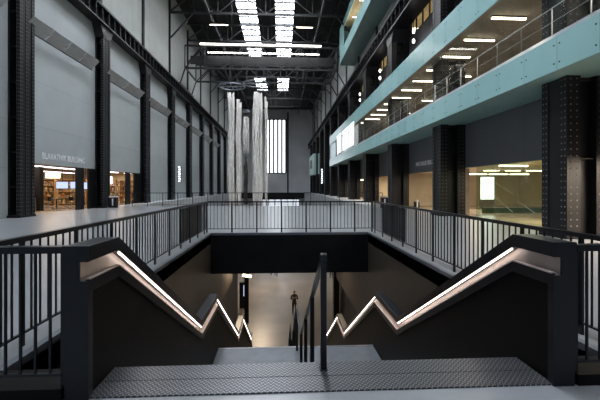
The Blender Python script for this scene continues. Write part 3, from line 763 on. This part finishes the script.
MB().box(RR + .018, RR + .03, 9.6, 11.8, .15, 1.04).build('infill_board', M['dgrey'], rr_)

# ------------------------------------------------------------------ travelling crane
c = thing('gantry_crane', 'dark grey travelling crane truss spanning the hall under the skylights', 'crane', (-2.4, 51, 18))
CX0, CX1 = -13.2, 7.8
def ctruss(y, z0, z1, name):
    MB().box(CX0, CX1, y - .12, y + .12, z0 - .12, z0 + .12).build('bottom_chord', M['truss'], c)
    MB().box(CX0, CX1, y - .12, y + .12, z1 - .1, z1 + .1).build('top_chord', M['truss'], c)
    n = 8; s = (CX1 - CX0) / n
    for i in range(n + 1):
        x = CX0 + s * i; MB().bar((x, y, z0), (x, y, z1), .14).build('vertical', M['truss'], c)
        if i < n:
            a, b = (z0, z1) if (i < n / 2) == (i % 2 == 0) else (z1, z0)
            MB().bar((x, y, a), (x + s, y, b), .12).build('diagonal', M['truss'], c)
ctruss(51, 18.0, 21.1, 'a'); ctruss(57.5, 18.0, 20.6, 'b')
MB().box(CX0, CX1, 54, 54.3, 19.6, 20.8).build('plate_girder', M['truss'], c)
for x in (CX0, -8, -2.4, 3.2, CX1 - .2): MB().box(x, x + .2, 51, 57.5, 17.9, 18.1).build('cross_beam', M['truss'], c)
for x in (CX0 - .4, CX1 - .3):
    xw = -13.85 if x < 0 else 8.95
    MB().box(xw - .15, xw + .15, 50.4, 58.1, 15.6, 15.9).build('end_carriage', M['girder'], c)
    for y in (51, 57.5): MB().bar((xw, y, 15.9), (CX0 if x < 0 else CX1, y, 17.9), .14).build('end_leg', M['girder'], c)
lampbar('strip_light', 'long bright light bar on the front of the crane, the upper of two', 'light bar', (-11.1, 50.8, 21.3), (5.6, 50.8, 21.3), 'tube', None, .2)
lampbar('strip_light', 'long bright light bar on the crane girder, the lower of two', 'light bar', (-10.6, 53.6, 21.15), (5.6, 53.6, 21.15), 'tube', None, .16)
lampbar('strip_light', 'short dim light bar under the roof, left of the skylights', 'light bar', (-9.6, 50, 23.6), (-7.2, 50, 23.6), 'warm', None, .12)
lampbar('strip_light', 'short dim light bar under the roof, right of the skylights', 'light bar', (2.1, 50, 23.5), (4.3, 50, 23.5), 'warm', None, .12)

# ------------------------------------------------------------------ hanging rope sculptures
def rope_column(x, y, w_, z0, z1, label, mat='rope', n=26, cat='hanging textile'):
    t = thing('hanging_rope_column', label, cat, (x, y, z0), 'hanging rope sculptures')
    m = MB()
    for i in range(n):
        a = random.uniform(0, 2 * PI); rr = w_ / 2 * math.sqrt(random.uniform(.25, 1)) ; px = x + math.cos(a) * rr; py = y + math.sin(a) * rr
        zt = z1 - (random.random() ** 2) * 1.3; zb = z0 + (random.random() ** 2) * 1.5
        pts = []; rad = []; r0 = random.uniform(.06, .13) * (w_ / 1.4) ** .5; steps = 16; ph = random.uniform(0, 6)
        for k2 in range(steps + 1):
            f_ = k2 / steps; z = zt + (zb - zt) * f_
            pts.append((px + .09 * math.sin(ph + f_ * 9) * w_, py + .07 * math.cos(ph + f_ * 7) * w_, z)); rad.append(r0 * random.uniform(.6, 1.5))
        m.tube(pts, rad, 6)
    m.build('strands', M[mat], t, True)
    MB().tube([(x, y, z1 - .6), (x, y, 17.5)], .03, 6).build('suspension_cable', M['black'], t)
    return t
rope_column(-6.05, 45, .75, -1.2, 13.2, 'pale shaggy rope column hanging at far left of the sculpture group', n=30)
rope_column(-5.2, 45.4, .55, -1.2, 12.4, 'narrow pale rope column just right of the leftmost hanging one', n=22)
rope_column(-4.95, 52, .7, 6.3, 11.6, 'short pale rope bundle hanging between the two tall groups', n=16)
rope_column(-4.95, 52, .45, -.8, 6.0, 'dark knotted net hanging below the short pale bundle', 'darkrope', 10)
rope_column(-2.9, 45, 1.0, -1.2, 13.2, 'broad pale rope column hanging right of the group', n=44)
rope_column(-1.85, 45.6, .3, -1.2, 12.9, 'thin frayed rope column at the right edge of the group', n=9)
def hoop(x, y, z, r, label):
    t = thing('hanging_hoop', label, 'hoop', (x, y, z), 'hoops above the rope sculptures')
    MB().tube([(x + r * math.cos(2 * PI * k2 / 32), y + r * math.sin(2 * PI * k2 / 32), z) for k2 in range(33)], .07, 6).build('ring', M['sill'], t)
    for k2 in range(4):
        a = PI * k2 / 4; MB().bar((x - r * math.cos(a), y - r * math.sin(a), z), (x + r * math.cos(a), y + r * math.sin(a), z), .06).build('spoke', M['sill'], t)
    MB().bar((x, y, z), (x, y, 26.9), .05).build('cable', M['black'], t)
hoop(-6.0, 45, 13.9, 1.6, 'dark spoked hoop above the left rope columns')
hoop(-3.1, 45, 14.3, 1.5, 'dark spoked hoop above the right rope column')
hoop(-4.95, 52, 12.3, .7, 'small pale hoop above the short rope bundle')

# ------------------------------------------------------------------ lower level
tag(MB().box(-2.4, -2.12, 24.0, 24.3, ZLOW, -1.42).build('lower_pillar', M['black']), 'black pillar on the lower floor left of the stair', 'pillar')
tag(MB().box(3.0, 3.3, 20.6, 21.1, ZLOW, -1.42).build('lower_pillar', M['black']), 'black pillar on the lower floor right of the stair', 'pillar')
t = thing('information_totem', 'black information totem by the left pillar on the lower floor', 'sign', (-2.6, 27, ZLOW))
MB().box(-3.05, -2.6, 27, 27.3, ZLOW, ZLOW + 1.9).build('body', M['satin'], t); MB().box(-2.75, -2.68, 26.98, 27, ZLOW + .9, ZLOW + 1.7).build('screen', M['bluescreen'], t)
t = thing('downlight', 'small warm spotlight under the bridge at the left', 'lamp', (-2.1, 19.5, -3.0))
MB().tube([(-2.2, 21, -3.42), (-1.7, 21, -3.5)], .08, 10).build('lamp', M['lampwarm'], t); MB().bar((-2.2, 21, -3.4), (-2.2, 21, -1.42), .04).build('stem', M['black'], t)

def person(name_label, loc, rz, pose, coat='coat', height=1.72):
    # continuous skinned body: joints -> skin modifier -> baked mesh
    V = {}; E = []; R = {}
    def j(n_, p, r, par=None):
        V[n_] = p; R[n_] = r
        if par: E.append((par, n_))
    j('pelvis', (0, 0, .93), .135); j('waist', (0, 0, 1.08), .125, 'pelvis'); j('chest', (0, -.01, 1.28), .155, 'waist'); j('shoulders', (0, 0, 1.42), .12, 'chest')
    j('neck', (0, 0, 1.50), .055, 'shoulders'); j('jaw', (0, -.02, 1.57), .07, 'neck'); j('head', (0, -.015, 1.66), .098, 'jaw'); j('crown', (0, 0, 1.74), .06, 'head')
    st_ = .16 if pose == 'walk' else .02
    for s, nm in ((-1, 'l'), (1, 'r')):
        k2 = s * st_
        j('hip' + nm, (s * .09, 0, .88), .105, 'pelvis'); j('knee' + nm, (s * .10, -k2 * .8 - .02, .49), .065, 'hip' + nm); j('ankle' + nm, (s * .10, -k2 * 1.4 + .02, .09), .042, 'knee' + nm)
        j('toe' + nm, (s * .12, -k2 * 1.4 - .15, .04), .038, 'ankle' + nm)
        j('sh' + nm, (s * .18, 0, 1.40), .065, 'shoulders')
        if pose == 'hold':
            j('elbow' + nm, (s * .25, -.05, 1.13), .047, 'sh' + nm); j('wrist' + nm, (s * .08, -.27, 1.27), .033, 'elbow' + nm); hd = Vector((-s * .25, -.5, .83)).normalized()
        else:
            j('elbow' + nm, (s * .25, .03 + k2 * .5, 1.12), .047, 'sh' + nm); j('wrist' + nm, (s * .26, -.04 + k2, .88), .033, 'elbow' + nm); hd = Vector((0, -.1, -1)).normalized()
        wv = Vector(V['wrist' + nm]); palm = wv + hd * .05; j('palm' + nm, tuple(palm), .032, 'wrist' + nm)
        side = Vector((0, 1, 0)) if pose != 'hold' else Vector((s, 0, .2)).normalized()
        for q_ in range(4):
            b = palm + side * (.022 * (q_ - 1.5)); ln = (.07, .085, .08, .06)[q_]
            j('f%d%s' % (q_, nm), tuple(b + hd * ln * .5), .0095, 'palm' + nm); j('g%d%s' % (q_, nm), tuple(b + hd * ln + Vector((-s * .015, -.01, 0))), .008, 'f%d%s' % (q_, nm))
        j('th' + nm, tuple(wv + hd * .05 - side * .045), .010, 'palm' + nm)
    names = list(V); me = bpy.data.meshes.new('body'); me.from_pydata([V[n_] for n_ in names], [(names.index(a), names.index(b)) for a, b in E], [])
    o = bpy.data.objects.new('tmp', me); COL.objects.link(o)
    sk = o.modifiers.new('skin', 'SKIN'); sub = o.modifiers.new('sub', 'SUBSURF'); sub.levels = 2
    if not me.skin_vertices: 
        bm = bmesh.new(); bm.from_mesh(me); bm.verts.layers.skin.verify(); bm.to_mesh(me); bm.free()
    for i, n_ in enumerate(names):
        sv = me.skin_vertices[0].data[i]; r = R[n_]; flat = .72 if n_ in ('pelvis', 'waist', 'chest', 'shoulders') else 1
        sv.radius = (r, r * flat); sv.use_root = (n_ == 'pelvis')
    dg = bpy.context.evaluated_depsgraph_get(); dg.update()
    bme = bpy.data.meshes.new_from_object(o.evaluated_get(dg)); bpy.data.objects.remove(o)
    for mt in ('trousers', coat, 'skin', 'hair'): bme.materials.append(M[mt])
    hz = [Vector(V['palm' + s_]) for s_ in 'lr']
    for p in bme.polygons:
        cc = p.center; p.use_smooth = True
        hand = min((cc - h_).length for h_ in hz) < .1
        p.material_index = 2 if hand else 3 if (cc.z > 1.69 or (cc.z > 1.55 and cc.y > .03)) else 2 if cc.z > 1.50 else 1 if cc.z > .86 else 0
    body = bpy.data.objects.new('person', bme); COL.objects.link(body)
    sc = height / 1.78; body.scale = (sc, sc, sc); body.location = loc; body.rotation_euler.z = rz
    tag(body, name_label, 'person')
    # face: nose, eyes, ears as small parts
    m = MB().tube([(0, -.115, 1.64), (0, -.13, 1.61), (0, -.11, 1.60)], [.008, .014, .008], 6)
    def child(mb, nm, mt):
        ob = mb.build(nm, M[mt], None, True, keep=True); ob.parent = body; return ob
    child(m, 'nose', 'skin')
    for s in (-1, 1):
        child(MB().dome((s * .035, -.105, 1.65), (0, -1, 0), .011, 8), 'eye', 'hair'); child(MB().tube([(s * .095, 0, 1.66), (s * .105, .01, 1.63)], [.02, .012], 6), 'ear', 'skin')
    child(MB().bar((-.025, -.105, 1.575), (.025, -.105, 1.575), .008), 'mouth', 'hair')
    return body
person('person in a dark coat standing on the lower floor, hands raised to chest', (.93, 25.5, ZLOW), 0.1, 'hold')
person('person in black walking far off under the bridge, at left', (-1.05, 37.2, ZLOW), PI, 'walk')
person('person in black beside another walker far off under the bridge', (-.5, 36.6, ZLOW), PI, 'walk')
person('person in dark clothes far off under the bridge, at right', (4.9, 35.3, ZLOW), 0, 'walk')
person('person in dark clothes standing among the tables of the left shop', (-17.0, 26.0, 0), -.8, 'stand')
person('person in black by the shelves of the left shop', (-18.8, 28.5, 0), 2, 'walk')

# vertical lit signs far down the hall
for x, y, sd in ((XL + .75, 49.5, 'left'), (8.6, 76.5, 'right')):
    t = thing('hanging_sign', 'narrow vertical sign of small white lights far down the %s wall' % sd, 'sign', (x, y, 2))
    z0, h_ = (2.2, 2.2) if sd == 'left' else (2.3, 3.2)
    MB().box(x - .25, x + .25, y, y + .1, z0, z0 + h_).build('board', M['black'], t)
    for k2 in range(7): MB().box(x - .16 + .06 * (k2 % 2), x + .12 + .06 * (k2 % 2), y - .02, y, z0 + .1 + k2 * h_ / 7, z0 + .1 + k2 * h_ / 7 + h_ / 12).build('lit_mark', M['screen'], t)

# ------------------------------------------------------------------ lights the place has
def area(name, loc, rot, sx, sy, e, col, spread=None):
    l = bpy.data.lights.new(name, 'AREA'); l.shape = 'RECTANGLE'; l.size = sx; l.size_y = sy; l.energy = e; l.color = col
    if spread: l.spread = spread
    o = bpy.data.objects.new(name, l); COL.objects.link(o); o.location = loc; o.rotation_euler = rot; return o
def point(name, loc, e, col, r=.15):
    l = bpy.data.lights.new(name, 'POINT'); l.energy = e; l.color = col; l.shadow_soft_size = r
    o = bpy.data.objects.new(name, l); COL.objects.link(o); o.location = loc; return o
WARM = (1, .84, .64)
# lobby and gallery lamps
area('lobby_lamp', (11.6, 7.2, 2.6), (0, 0, 0), 1.5, 4, 1400, WARM)
for y in (15.5, 24.5, 36, 45, 54): area('lobby_lamp', (12.2, y, 2.6), (0, 0, 0), 2.5, 4, 260, WARM)
for y in (6, 14, 22, 30, 38): area('gallery_lamp', (10.6, y, 8.5), (0, 0, 0), 2, 5, 200, (1, .86, .7))
for y in (24, 34, 42): area('shop_lamp', (-18, y, 3.2), (0, 0, 0), 5, 5, 330, (1, .78, .55))
for y in (20, 32, 44, 56): area('room_lamp', (12.8, y, 16.5), (0, 0, 0), 2.5, 6, 160, (1, .82, .6))
for y in (24, 29, 34, 39, 44): point('upper_box_lamp', (9.3, y, 21.6), 120, WARM, .2)
# lamps on the bridge soffit over the lower hall
for x, y, e in ((-1.8, 17.5, 110), (2.6, 17.5, 30), (.3, 23, 50), (-1.8, 32, 480), (-6, 27, 160), (6.5, 30, 120)): area('soffit_lamp', (x, y, -1.5), (0, 0, 0), 1, 1, e, (1, .78, .56))

wd = bpy.data.worlds.new('world'); scene.world = wd; wd.use_nodes = True
bg = wd.node_tree.nodes['Background']; bg.inputs[0].default_value = (.62, .76, 1, 1); bg.inputs[1].default_value = .2

cam = bpy.data.cameras.new('camera'); cam.sensor_width = 36; cam.lens = 365 / 600 * 36; cam.shift_y = -13 / 600; cam.clip_end = 400; cam.clip_start = .05
co = bpy.data.objects.new('camera', cam); COL.objects.link(co); co.location = (0, 0, 1.62); co.rotation_euler = (PI / 2, 0, -math.atan(19 / 365))
scene.camera = co
vs_ = scene.view_settings; vs_.view_transform = 'Standard'; vs_.look = 'None'; vs_.gamma = 1; vs_.exposure = 0; vs_.use_curve_mapping = False
